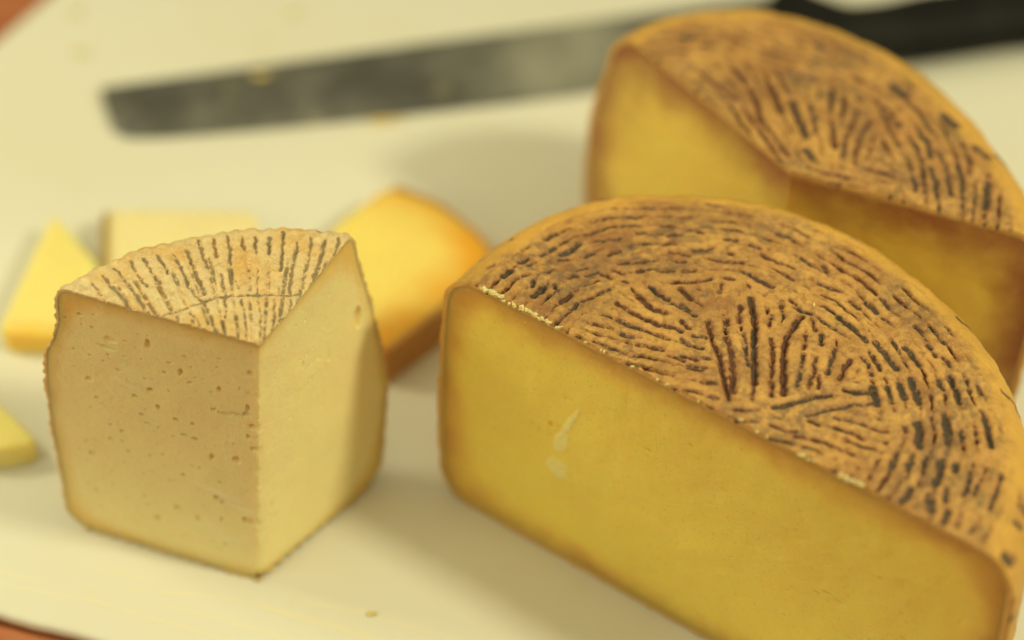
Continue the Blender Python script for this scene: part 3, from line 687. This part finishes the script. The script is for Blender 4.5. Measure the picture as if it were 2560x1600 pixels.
# ================================================================== the two big wheels and the pale quarter
M_PASTE_A = mat_paste('paste_gold', (.97, .76, .155), (.62, .30, .075), 14, pale=(.95, .82, .40), sscale=.006)
M_RIND_A = mat_rind('rind_tan', (.64, .36, .10), (.43, .21, .065), (.72, .41, .085), (.12, .045, .02), (.075, .056, .038), (.74, .45, .13), 70)
h1 = 90.5
fieldA = Field(parse(STROKES_WHEEL_A))
c1 = (24.0, -8.0); rad1 = 86.0
def weave(c, seed, strokes, pitch=3.75, ext=112, res=.5):
    """ridges pressed by the basket: one continuous wave field that follows the traced marks where there are
    any and runs round the wheel elsewhere, grown outwards so that neighbouring ridges join up"""
    r_ = np.random.default_rng(seed); n = int(2*ext/res); F = np.zeros((n, n)); W = np.zeros((n, n))
    sp, sd, sw = [], [], []
    for d, wd, m, P in strokes:
        if len(P) < 2: continue
        L = np.r_[0, np.cumsum(np.hypot(*np.diff(P, axis=0).T))]; t = np.linspace(0, L[-1], max(3, int(L[-1]/1.3)))
        x = np.interp(t, L, P[:, 0]); y = np.interp(t, L, P[:, 1]); tx, ty = np.gradient(x), np.gradient(y)
        sp.append(np.stack([x, y], 1)); sd.append(np.arctan2(ty, tx)); sw.append(np.full(len(t), d*min(1, L[-1]/5)))
    sp = np.concatenate(sp); sd = np.concatenate(sd); sw = np.concatenate(sw)
    def orient(p):
        d2 = ((sp-p)**2).sum(1); w_ = sw*np.exp(-d2/(2*3.2**2)); q = math.hypot(p[0]-c[0], p[1]-c[1])
        ta = math.atan2(p[1]-c[1], p[0]-c[0])+math.pi/2; w0 = .12*min(1, q/40)**2+1e-3
        return .5*math.atan2((w_*np.sin(2*sd)).sum()+w0*math.sin(2*ta), (w_*np.cos(2*sd)).sum()+w0*math.cos(2*ta))
    def splat(p, th, ph, wt, su=3.6, sv=1.9):
        k = int(8/res); i0, j0 = int((p[1]+ext)/res), int((p[0]+ext)/res)
        if not (k < i0 < n-k-1 and k < j0 < n-k-1): return
        sl = (slice(i0-k, i0+k+1), slice(j0-k, j0+k+1))
        yy = (np.arange(i0-k, i0+k+1)[:, None])*res-ext-p[1]; xx = (np.arange(j0-k, j0+k+1)[None, :])*res-ext-p[0]
        u = xx*math.cos(th)+yy*math.sin(th); v = -xx*math.sin(th)+yy*math.cos(th)
        e = np.exp(-(u/su)**2/2-(v/sv)**2/2); kv = 2*math.pi*v/pitch
        if ph is None:
            a = (F[sl]*e*np.cos(kv)).sum(); b = (F[sl]*e*np.sin(kv)).sum(); ph = math.atan2(-b, a) if a*a+b*b > 1e-6 else r_.uniform(0, 6.28)
        F[sl] += wt*e*np.cos(kv+ph); W[sl] += wt*e
    for p, th, w_ in zip(sp, sd, sw): splat(p, th, 0., 1.6*w_)
    pts = np.array([(x, y) for x in np.arange(-ext+9, ext-9, 2.0) for y in np.arange(-ext+9, ext-9, 2.0)])+r_.uniform(-.9, .9, (int(np.ceil((2*ext-18)/2.0))**2, 2))
    q = np.hypot(pts[:, 0]-c[0], pts[:, 1]-c[1]); pts = pts[q < 92]
    near = np.array([((sp-p)**2).sum(1).min() for p in pts]); pts = pts[np.argsort(near)]
    for p in pts: splat(p, orient(p)+r_.normal(0, .05), None, .55)
    G = F/(W+.25); B = Noise2(1.0, seed+5)
    def f(X, Y):
        g = sample(G, (Y+ext+.35*N_fine(X, Y))/res, (X+ext+.35*N_fine(Y+9, X))/res)
        brk = np.clip(.78+N_mid(X*1.3+7, Y*1.3)*.75+N_fine(X*1.2, Y*1.2+4)*.35, .15, 1.1)
        return np.clip(g*1.45-.28, 0, 1)*brk
    def stain(X, Y):      # mould and brine stains gather in the outer ring of the patterned top
        q = np.hypot(X-c[0], Y-c[1]); al = np.arctan2(Y-c[1], X-c[0])*60
        ring = np.clip((q-30)/22, .1, 1)
        st_ = B(al/2.6, q/.9)*.5+B(al/7+50, q/2.4+50)*.45+N_big(X+33, Y-20)*.55+N_fine(X, Y)*.2
        return np.clip(ring*(st_+.28), 0, 1)
    f.stain = stain
    return f
def platA(c, rad, w0=-14., w1=-9.):
    def f(X, Y, Rr, Z, NR, NZ, rho):
        q = Rr-rho+N_mid(X, Y)*2.6+N_big(X, Y)*2.5
        return np.clip((w1-q)/(w1-w0), 0, 1)*(NZ > .1)
    return f
wheelA = empty('cheese_half', (30.0, -55.6, .3), 'half wheel of golden cheese nearest the camera, cut face forward, basket-marked brown rind on top', 'cheese', 'cut wheels of cheese with basket-marked brown rind')
bulgeA = lambda z, th=0: 1.8*np.sin(np.pi*np.clip(z/h1, 0, 1))-1.0
sliver = [(15.6, 55.5, 7.5, .9, math.radians(-68), .85), (17.4, 47.6, 4.2, 1.9, math.radians(-75), .75), (17.9, 37.2, 3.1, 3.4, 0, .75), (16.2, 34.6, 1.9, 1.8, 0, .35), (13.2, 66, .3, 3.0, .4, .0)]
holesA_R = [(23.6, 72.8, .8, .5, .5), (10.8, 62.5, 1.6, .4, .35), (61.7, 61.7, .6, .3, .5), (70.1, 45.2, 1.8, .35, .6), (73.2, 44.4, 1.6, .3, .7), (66.9, 43.4, 1.4, .3, .5), (83.4, 61.3, .7, .7, .5)]
holesA_L = [(21.2, 52.1, .9, .9, .5), (24.7, 47.8, .7, .6, .35), (3.5, 48.8, .7, .5, .3)]
def pitsA(seed, n, rmax):
    r_ = np.random.default_rng(seed); return [(r_.uniform(3, rmax), r_.uniform(6, 82), r_.uniform(.25, 1.0), r_.uniform(.2, .4), r_.uniform(.15, .45)) for _ in range(n)]
build_cheese(wheelA, h1, (0, 0), rimA, R(-33.5), R(146.5), (12, 12), (11, 13), bulgeA, fieldA, M_RIND_A, M_PASTE_A,
             1.75, thick=1.9, n_th=760, ds=.36, faces=(holesA_R+pitsA(8, 60, 112), [], holesA_L+pitsA(9, 28, 52), sliver), plateau=platA(c1, rad1), weave_f=weave(c1, 31, parse(STROKES_WHEEL_A)))

M_PASTE_B = mat_paste('paste_gold_back', (.94, .73, .16), (.36, .13, .055), 25, pale=(.88, .72, .30), sscale=.006)  # dried border, widened and browned to put the right face's shade into colour
fieldB = Field(parse(STROKES_WHEEL_B))
c2 = (-19, -3); rad2 = 86
bulgeB = lambda z, th: bulgeA(z)+(np.clip((th-R(-19))/R(80), 0, 1)*10-1.5)*np.sin(np.pi/2*np.clip((h1-z)/62, 0, 1))**1.5*np.clip(.35+z/15, 0, 1)
wheelB = empty('cheese_wedge', (78.6, 26.0, .3), 'large golden wedge at the back by the knife handle, its two cut faces meeting', 'cheese', 'cut wheels of cheese with basket-marked brown rind')
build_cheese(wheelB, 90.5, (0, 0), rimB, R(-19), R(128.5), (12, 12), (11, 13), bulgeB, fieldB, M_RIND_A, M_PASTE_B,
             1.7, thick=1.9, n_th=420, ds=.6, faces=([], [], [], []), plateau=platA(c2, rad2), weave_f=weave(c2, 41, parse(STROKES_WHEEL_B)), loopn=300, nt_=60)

hw = 96.3
M_PASTE_W = mat_paste('paste_ivory', (.95, .82, .42), (.84, .56, .17), 7, pale=(.9, .82, .55), sscale=.003, radius=(1, .7, .35), mottled=.10, rough=.55)
M_RIND_W = mat_rind('rind_floury', (.76, .60, .33), (.72, .41, .10), (.70, .50, .22), (.28, .17, .07), (.23, .185, .105), (.80, .56, .22), 75, .85, .15, (.16, .66, .88), .35)
st = parse(STROKES_WEDGE, .66, .1)
ext = []
for (d, wd, m, P) in st:
    ext.append((d, wd, m, P))
fieldW = Field(ext, res=.16, ext=75)
tk = np.radians([60, 65.4, 78.7, 98, 115, 130, 148.4, 162.6, 168]); tv = np.array([51.5, 50.0, 47.8, 46.8, 47.4, 49.4, 54.3, 59.6, 61.5])
pf = np.polyfit(tk, tv, 4)
rimW = lambda th: np.polyval(pf, np.asarray(th))
zl = np.array([0, 5, 18, 30, 41, 50, 60, 70, 75, 83, 90, 96.3]); bl = np.array([.5, 2, 3, 4.1, 5.2, 5.7, 5.9, 5.2, 3.1, .9, 1., 0])
zr = np.array([0, 5, 16, 27, 34, 46, 58, 69, 84, 96.3]); br_ = np.array([1, 4, 6, 8.7, 10, 9, 7.3, 5.5, 2, 0])
def bulgeW(z, th):
    q = np.clip((th-R(65.4))/(R(162.6)-R(65.4)), 0, 1)
    return np.interp(z, zr, br_)*(1-q)+np.interp(z, zl, bl)*q
def fanW(X, Y):
    """the mould's ribs: lines fanning from a point beyond the tip of the quarter"""
    ph = np.arctan2(X-4.0, Y+47.3)+.0012*N_mid(X, Y)+.0015*N_big(X, Y); ph = ph/.0405*2*math.pi/1.62
    line = np.clip(np.cos(ph)*1.2-.35, 0, 1)
    return line*np.clip(.65+N_mid(X*1.3+9, Y*.5)*.5+N_fine(X, Y)*.25, .1, 1)
def ridgeW(X, Y, Rr, Z, NR, NZ, TH, rho):
    arc = TH*48
    e = np.clip((Rr-(rho-7))/5, 0, 1)*(NZ > -.02)
    s1 = np.cos(arc*2*math.pi/4.35+N_mid(X, Y)*.8)*.24*(1+.6*N_big(X, Y))*e*np.clip((Z-60)/12, 0, 1)
    s2 = np.cos(Z*2*math.pi/3.4+N_mid(X, Y)*1.5)*.22*(NR > .7)
    return s1+s2
def pits(seed, n, rmax, h_, lo=.18, hi=.5):
    r_ = np.random.default_rng(seed); return [(r_.uniform(3, rmax), r_.uniform(4, h_), r_.uniform(lo, hi)*1.8, r_.uniform(lo, hi), r_.uniform(.2, .55)) for _ in range(n)]
wedge = empty('cheese_quarter', (-65.8, -62.3, .3), 'tall pale ivory quarter cheese with small holes and grey ribbed rind, front left', 'cheese')
build_cheese(wedge, hw, (-3.3, 0), rimW, R(65.4), R(162.6), (3.5, 3.5), (8, 7), bulgeW, fieldW, M_RIND_W, M_PASTE_W,
             1.0, thick=1.2, n_th=420, ds=.22, twist=R(13), weave_f=fanW, weave_amt=1.15, faces=(HOLES_RIGHT+pits(5, 50, 55, 90), [], HOLES_LEFT+pits(6, 70, 58, 90), [(36, 71, 5, 2.2, .5, .35), (39, 66.5, 5, 1., .3, .5), (11, 33, 7, 1.3, .2, .6), (5, 29, 4, 1.0, .1, .7), (16, 17, 6, 2.5, .1, .35), (9, 14, 4, 2., -.2, .35)]),
             rough_axis=1.1, ridge=ridgeW, bottom_ridge=1.3, loopn=760, nt_=210, fnoise=1.25)

# crumbs left by the knife along the cut rind edges
s = NT('crumb_cheese'); cc = s.mix(s.ramp(s.noise(900, 2), .4, .7), (.80, .64, .26), (.86, .74, .40)); M_CRUMB = s.out(cc, .6, s.bump(s.noise(1500, 3), .5, .0003), .3, .4, (1, .6, .3), .001)
def crumb(name, parts, parent=None, mat=M_CRUMB):
    bm = bmesh.new(); r_ = random.Random(len(parts)*13+int(abs(parts[0][0])*10))
    for (x, y, z, sx, sy, sz) in parts:
        g = bmesh.ops.create_icosphere(bm, subdivisions=2, radius=1)
        ph = [r_.uniform(0, 6) for _ in range(3)]
        for v in g['verts']:
            k = 1+.22*math.sin(v.co.x*4+ph[0])+.18*math.sin(v.co.y*5+ph[1])+.15*math.sin(v.co.z*5+ph[2])
            v.co = Vector((x+v.co.x*sx*k, y+v.co.y*sy*k, z+v.co.z*sz*k))*MM
    me = bpy.data.meshes.new(name); bm.to_mesh(me); bm.free(); me.materials.append(mat)
    for p in me.polygons: p.use_smooth = True
    o = bpy.data.objects.new(name, me); COL.objects.link(o); o.parent = parent
    return o
cr1 = [[-37.8, 26.9], [-37.2, 27.2], [-36.1, 26.8], [-34.6, 26.8], [-33.9, 27.0], [-33.1, 27.8], [-32.0, 27.1], [-30.6, 26.1], [-29.3, 25.1], [-27.9, 23.9], [-26.6, 23.0], [-25.5, 21.9], [-24.6, 21.0], [-23.5, 20.5], [-22.6, 19.9], [-21.3, 18.8], [-20.2, 17.9], [-19.1, 18.0], [-18.4, 16.8], [-17.3, 16.3], [-15.2, 14.9], [-14.5, 15.2]]
cr2 = [[47.4, -28.6], [48.2, -29.1], [49.5, -29.6], [50.8, -30.0], [58.4, -34.3], [59.3, -35.2], [60.1, -35.5], [60.9, -36.2], [62.2, -36.7], [63.0, -37.6]]
def on_edge(p, k):
    # nearest point of the chord (the cut edge), nudged on to the lip
    u = np.array([math.cos(R(146.5)), math.sin(R(146.5))]); t = float(np.dot(p, u)); q = u*t
    return q[0], q[1], t
def crumbs_run(lst, sz, k0):
    out = []
    for p in lst:
        x, y, t = on_edge(p, 0)
        for q in range(3):
            r1 = random.uniform(-.6, .6); rr = sz*random.uniform(.5, 1.1)
            out.append((x+random.uniform(-.7, .7)*.83-.55*.25, y+random.uniform(-.7, .7)*.55-.3, h1+.15+random.uniform(-.5, .35), rr*1.1, rr*.8, rr*.8))
    return out
crumb('crumb', crumbs_run(cr1[:5], .8, 0), wheelA); crumb('crumb', crumbs_run(cr1[5:16], .62, 1), wheelA); crumb('crumb', crumbs_run(cr1[16:], .55, 2), wheelA)
crumb('crumb', crumbs_run(cr2[:4], .5, 3), wheelA); crumb('crumb', crumbs_run(cr2[4:], .6, 4), wheelA)
crumb('crumb', [(28.3, -17.9, h1+.1, .5, .4, .4), (31, -19.6, h1, .6, .4, .4)], wheelA)
crumb('crumb', [(52.2, 25.3, h1+.2, .35, .9, .35)], wheelA)
crumb('crumb', [(t*math.cos(R(146.5))+.1, t*math.sin(R(146.5))-.1, h1-.3, .5, .35, .4) for t in (12, 7, 6, -3, -11, -14, -24, -42, -45)], wheelA)

# ================================================================== small pieces
def piece(name, poly, z1, rind_edges, mat_p, mat_r, label, group, loc=None, rt=1.2, rd_band=True, crown=0.):
    """a flat-lying slice: rounded polygon, subdivided, with rd = mm to its rind edges"""
    P = np.array(poly, float); c = P.mean(0); Q = P-c
    n = len(Q)
    # round the outline a little
    out = []
    flags = []
    for i in range(n):
        a, b, d = Q[i-1], Q[i], Q[(i+1) % n]
        la, lb = np.linalg.norm(a-b), np.linalg.norm(d-b); k = min(4.5, la*.3, lb*.3)
        p0 = b+(a-b)/la*k; p2 = b+(d-b)/lb*k
        for t in (0, .33, .66, 1):
            out.append((1-t)**2*p0+2*t*(1-t)*b+t*t*p2)
    O = np.array(out)
    dens = []
    for i in range(len(O)):
        a, b = O[i], O[(i+1) % len(O)]; m = max(1, int(np.linalg.norm(b-a)/1.0))
        for t in range(m): dens.append(a+(b-a)*t/m)
    O = np.array(dens); N = len(O)
    prv = np.roll(O, 1, 0); nx = np.roll(O, -1, 0); t = nx-prv; t /= np.hypot(t[:, 0], t[:, 1])[:, None]; nr = np.stack([t[:, 1], -t[:, 0]], 1)
    if ((nr*O).sum(1) < 0).mean() > .5: nr = -nr
    def segd(p):
        best = np.full(len(p), 99.)
        for e in rind_edges:
            a, b = Q[e], Q[(e+1) % n]; ab = b-a; tt = np.clip(((p-a)@ab)/(ab@ab), 0, 1); best = np.minimum(best, np.hypot(*(p-(a+tt[:, None]*ab)).T))
        return best
    V = []; rd = []
    prof = [(1.2, .0), (.3, .35), (0, 1.2)]+[(0, z) for z in np.linspace(2.2, z1-2, 8)]+[(0.05, z1-1.1), (.4, z1-.3), (1.1, z1)]
    for o_, z in prof:
        p = O-nr*o_; V.append(np.c_[p, np.full(N, z)]); rd.append(segd(p))
    for f in np.linspace(.93, .04, 16):
        p = (O-nr*1.1)*f; V.append(np.c_[p, np.full(N, z1)+.12*N_big(p[:, 0], p[:, 1])]); rd.append(segd(p))
    V = np.concatenate(V); V[:, :2] += .25*np.stack([N_mid(V[:, 0], V[:, 2]*2), N_mid(V[:, 1], V[:, 2]*2+50)], 1)
    nr_ = len(V)//N; F = [tuple(q) for q in grid_faces(nr_, N, 0, wrap=True).tolist()]
    F.append(tuple(range(N))); F.append(tuple(range((nr_-1)*N, nr_*N))[::-1])
    root = empty(name, (c[0], c[1], .1), label, 'cheese', group)
    o = mesh_obj('paste', V, F, mat_p, root, dict(rd=np.concatenate(rd), hole=np.zeros(len(V)), pale=np.zeros(len(V))))
    bm = bmesh.new(); bm.from_mesh(o.data); bmesh.ops.recalc_face_normals(bm, faces=bm.faces); bm.to_mesh(o.data); bm.free()
    if mat_r:
        near = segd(O) < .9
        # longest run of flagged points
        idx = np.where(near)[0]
        if len(idx):
            st_ = 0
            for i in range(N):
                if near[i] and not near[i-1]: st_ = i
            run = []
            i = st_
            while near[i % N] and len(run) < N: run.append(i % N); i += 1
            prof2 = [(-.9, .05), (.1, .1), (rt, 1.2)]+[(rt, z) for z in np.linspace(2.2, z1-1.6, 8)]+[(rt*.8, z1-.5), (.3, z1+.05), (-.9, z1-.2)]
            V = []
            for o_, z in prof2:
                p = O[run]+nr[run]*o_; V.append(np.c_[p, np.full(len(run), z)])
            V = np.concatenate(V); V[:, :2] += .2*np.stack([N_fine(V[:, 0], V[:, 2]), N_fine(V[:, 1], V[:, 2]+50)], 1)
            m = len(V); o2 = mesh_obj('rind', V, grid_faces(len(prof2), len(run), 0, wrap=False), mat_r, root, dict(groove=np.zeros(m), mould=np.zeros(m), plateau=np.zeros(m), inn=np.zeros(m)))
            md = o2.modifiers.new('s', 'SOLIDIFY'); md.thickness = .0003
    return root
M_PY = mat_paste('paste_lemon', (.88, .77, .28), (.84, .58, .10), 9, sscale=.005, pale=(.9, .8, .4))
M_PO = mat_paste('paste_amber', (.88, .72, .20), (.80, .38, .02), 21, sscale=.006, pale=(.9, .8, .4))
M_PI = mat_paste('paste_cream', (.84, .74, .42), (.66, .44, .16), 4, sscale=.003, pale=(.9, .8, .5))
M_RO = mat_rind('rind_orange', (.55, .28, .09), (.40, .17, .05), (.56, .28, .08), (.2, .08, .03), (.2, .1, .04), (.7, .4, .1))
M_RB = mat_rind('rind_brown', (.38, .24, .08), (.4, .3, .1), (.44, .30, .10), (.2, .08, .03), (.2, .1, .04), (.7, .4, .1))
piece('cheese_slice', [(-151.8, 81.5), (-159.5, 27.4), (-155.5, 24.5), (-125.6, 24.5), (-133, 58.8)], 9, (2,), M_PY, None, 'lemon yellow triangular slice lying far left behind the ivory quarter', 'small cheese pieces on the board')
piece('cheese_slice', [(-135.0, 84.8), (-85.8, 87.7), (-76, 50), (-129.4, 44.5)], 9, (3,), M_PI, M_RB, 'pale cream slice with a brown rind edge, right behind the ivory quarter', 'small cheese pieces on the board')
piece('cheese_slice', [(-42.6, 98.5), (-25.6, 90.2), (-11.8, 75.6), (-7.3, 67.0), (-13.4, 54.6), (-25.1, 37.2), (-40.0, 19.0), (-51.9, 33.5), (-62.5, 62.1), (-58.7, 77.8)], 14, (0, 1, 2, 3, 4, 5), M_PO, M_RO, 'amber yellow piece with orange rind between the ivory quarter and the half wheel', 'small cheese pieces on the board')
piece('cheese_slice', [(-175, 2), (-153.3, -5.5), (-145.9, -12.9), (-139.2, -20.6), (-149.9, -24.3), (-180, -24)], 9, (), M_PY, None, 'yellow cheese corner poking in at the left edge of the picture', 'small cheese pieces on the board')
# crumbs lying on the board and on the blade: each a thing
M_PCR = mat_paste('crumb_paste', (.82, .66, .24), (.8, .6, .2), 2, sscale=.001)
def knife():
    root = empty('cheese_knife', (0, 0, 0), 'large knife with blunt grey steel blade and black handle, lying behind the cheese', 'knife')
    s = NT('blade_steel'); mp = s.n('ShaderNodeMapping'); s.t.links.new(s.tc, mp.inputs[0]); mp.inputs['Rotation'].default_value = (0, 0, -.3); mp.inputs['Scale'].default_value = (10, 160, 10)
    br = s.noise(3, 4, .6, .3, mp.outputs[0]); sm = s.noise(28, 4, .6)
    c = s.mix(s.ramp(sm, .35, .7), (.125, .125, .12), (.27, .265, .245)); c = s.mix(s.math('MULTIPLY', s.ramp(s.noise(60, 3), .58, .72), .35), c, (.62, .56, .36))
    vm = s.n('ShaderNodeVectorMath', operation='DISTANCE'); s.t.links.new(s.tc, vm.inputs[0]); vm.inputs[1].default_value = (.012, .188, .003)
    c = s.mix(s.math('MULTIPLY', s.ramp(vm.outputs['Value'], .008, .035, .8, 0), s.ramp(sm, .3, .6, .5, 1)), c, (.52, .52, .44))  # bright reflection painted into the steel colour as a soft pale spot
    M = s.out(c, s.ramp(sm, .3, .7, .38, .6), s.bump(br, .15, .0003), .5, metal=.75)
    top = np.array([(-147.6, 154.2), (-146.6, 155.0), (-86.9, 173.6), (-31.1, 191.2), (29.8, 209.8), (92, 229)])
    bot = np.array([(-140.6, 134.2), (-136.5, 131.2), (-128, 131.6), (-110.7, 134.6), (-85.0, 140.2), (-42.8, 150.6), (-1.2, 161.6), (24.1, 169.0), (60, 180), (100, 194)])
    n = 90; tt = np.linspace(0, 1, n)
    def res(P):
        L = np.r_[0, np.cumsum(np.hypot(*np.diff(P, axis=0).T))]; return np.stack([np.interp(tt*L[-1], L, P[:, 0]), np.interp(tt*L[-1], L, P[:, 1])], 1)
    A, B = res(top), res(bot)
    prof = [(0, 0.9), (0, 2.9), (.02, 3.1), (.5, 2.7), (.82, 2.0), (.97, 1.1), (1., .75), (.97, .55), (.5, .5), (.02, .5)]
    V = np.concatenate([np.c_[A*(1-f)+B*f, np.full(n, z)] for f, z in prof]); F = [tuple(q) for q in grid_faces(len(prof), n).tolist()]
    k = len(prof); F += [tuple([(k-1)*n+i, (k-1)*n+i+1, i+1, i]) for i in range(n-1)]
    F.append(tuple(i*n for i in range(k))); F.append(tuple(i*n+n-1 for i in range(k))[::-1])
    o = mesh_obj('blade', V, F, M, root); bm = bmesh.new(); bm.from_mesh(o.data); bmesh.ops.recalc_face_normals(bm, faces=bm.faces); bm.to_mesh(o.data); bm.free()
    for p in o.data.polygons: p.use_smooth = False
    s = NT('handle_black'); M2 = s.out(s.mix(s.ramp(s.noise(40, 3), .4, .7), (.008, .008, .008), (.013, .013, .012)), .6, s.bump(s.noise(900, 2), .2, .0003), .15)
    # handle: elliptical sections between an upper and a lower outline seen from above
    up = np.array([(86, 214), (91, 222.5), (96, 222), (103, 216.5), (114.3, 208.5), (127, 212), (142.7, 219.6), (181.7, 231), (215, 239), (250, 240), (258, 233)])
    lo = np.array([(88, 186), (92, 180), (99, 181), (108, 184), (120, 187), (132, 189), (145.5, 192.0), (179.7, 203.0), (215, 209), (248, 214), (256, 224)])
    def cr(P, m=80):
        L = np.r_[0, np.cumsum(np.hypot(*np.diff(P, axis=0).T))]; q = np.linspace(0, L[-1], m); x, y = np.interp(q, L, P[:, 0]), np.interp(q, L, P[:, 1])
        for _ in range(2): x[1:-1] = (x[:-2]+x[1:-1]*2+x[2:])/4; y[1:-1] = (y[:-2]+y[1:-1]*2+y[2:])/4
        return np.stack([x, y], 1)
    U, Lo = cr(up), cr(lo); m = len(U); V = []; q = 20
    for i in range(m):
        c = (U[i]+Lo[i])/2; hv = (U[i]-Lo[i])/2; e = min(1, (i+1)/7)**.5*min(1, (m-i)/6)**.5; tz = 9.5*e
        for a in range(q):
            an = 2*math.pi*a/q; ca, sa = math.cos(an), math.sin(an); ca = math.copysign(abs(ca)**.8, ca); sa = math.copysign(abs(sa)**.8, sa)
            V.append((c[0]+hv[0]*ca, c[1]+hv[1]*ca, 9.8+tz*sa))
    F = [tuple(f) for f in grid_faces(m, q, 0, wrap=True).tolist()]+[tuple(range(q)), tuple(range((m-1)*q, m*q))[::-1]]
    o = mesh_obj('handle', V, F, M2, root); bm = bmesh.new(); bm.from_mesh(o.data); bmesh.ops.recalc_face_normals(bm, faces=bm.faces); bm.to_mesh(o.data); bm.free()
    s = NT('rivet_steel'); M3 = s.out((.4, .38, .3), .35, None, .5, metal=.9)
    return root
knife()
o = crumb('cheese_crumb', [(0, 0, .4, 2.4, 1.6, .5), (2.2, .6, .3, 1.2, 1, .4)], None, M_PCR); o.location = (-.0931, .1655, .0032); tag(o, 'crumb stuck on the grey knife blade near its tip end', 'crumb')
o = crumb('cheese_crumb', [(0, 0, .7, 3.2, 1.4, .9), (4, 1, .6, 1.8, 1.2, .7), (8, 1.6, .4, 1.4, 1, .6)], None, M_PCR); o.location = (-.0500, .1470, .0001); tag(o, 'row of crumbs on the board along the middle of the knife edge', 'crumb')

# sit every small crumb on the board
for k, (x, y, sx, lab) in enumerate(((-35.7, -72.5, 1.15, 'tiny yellow cheese crumb alone near the front edge of the board'),
                                     (-85.5, 206, 1.7, 'small crumb on the board beyond the middle of the knife blade'),
                                     (-164.2, 200, 1.8, 'small crumb near the far left corner of the board'),
                                     (-158.6, 176.4, 1.9, 'small crumb left of the knife tip on the white board'))):
    o = crumb('cheese_crumb', [(0, 0, sx*.28, sx, sx*.7, sx*.3), (sx*.8, .3, sx*.2, sx*.5, sx*.5, sx*.22)], None, M_PCR)
    o.location = (x*MM, y*MM, .0002); tag(o, lab, 'crumb', 'crumbs lying on the white board')
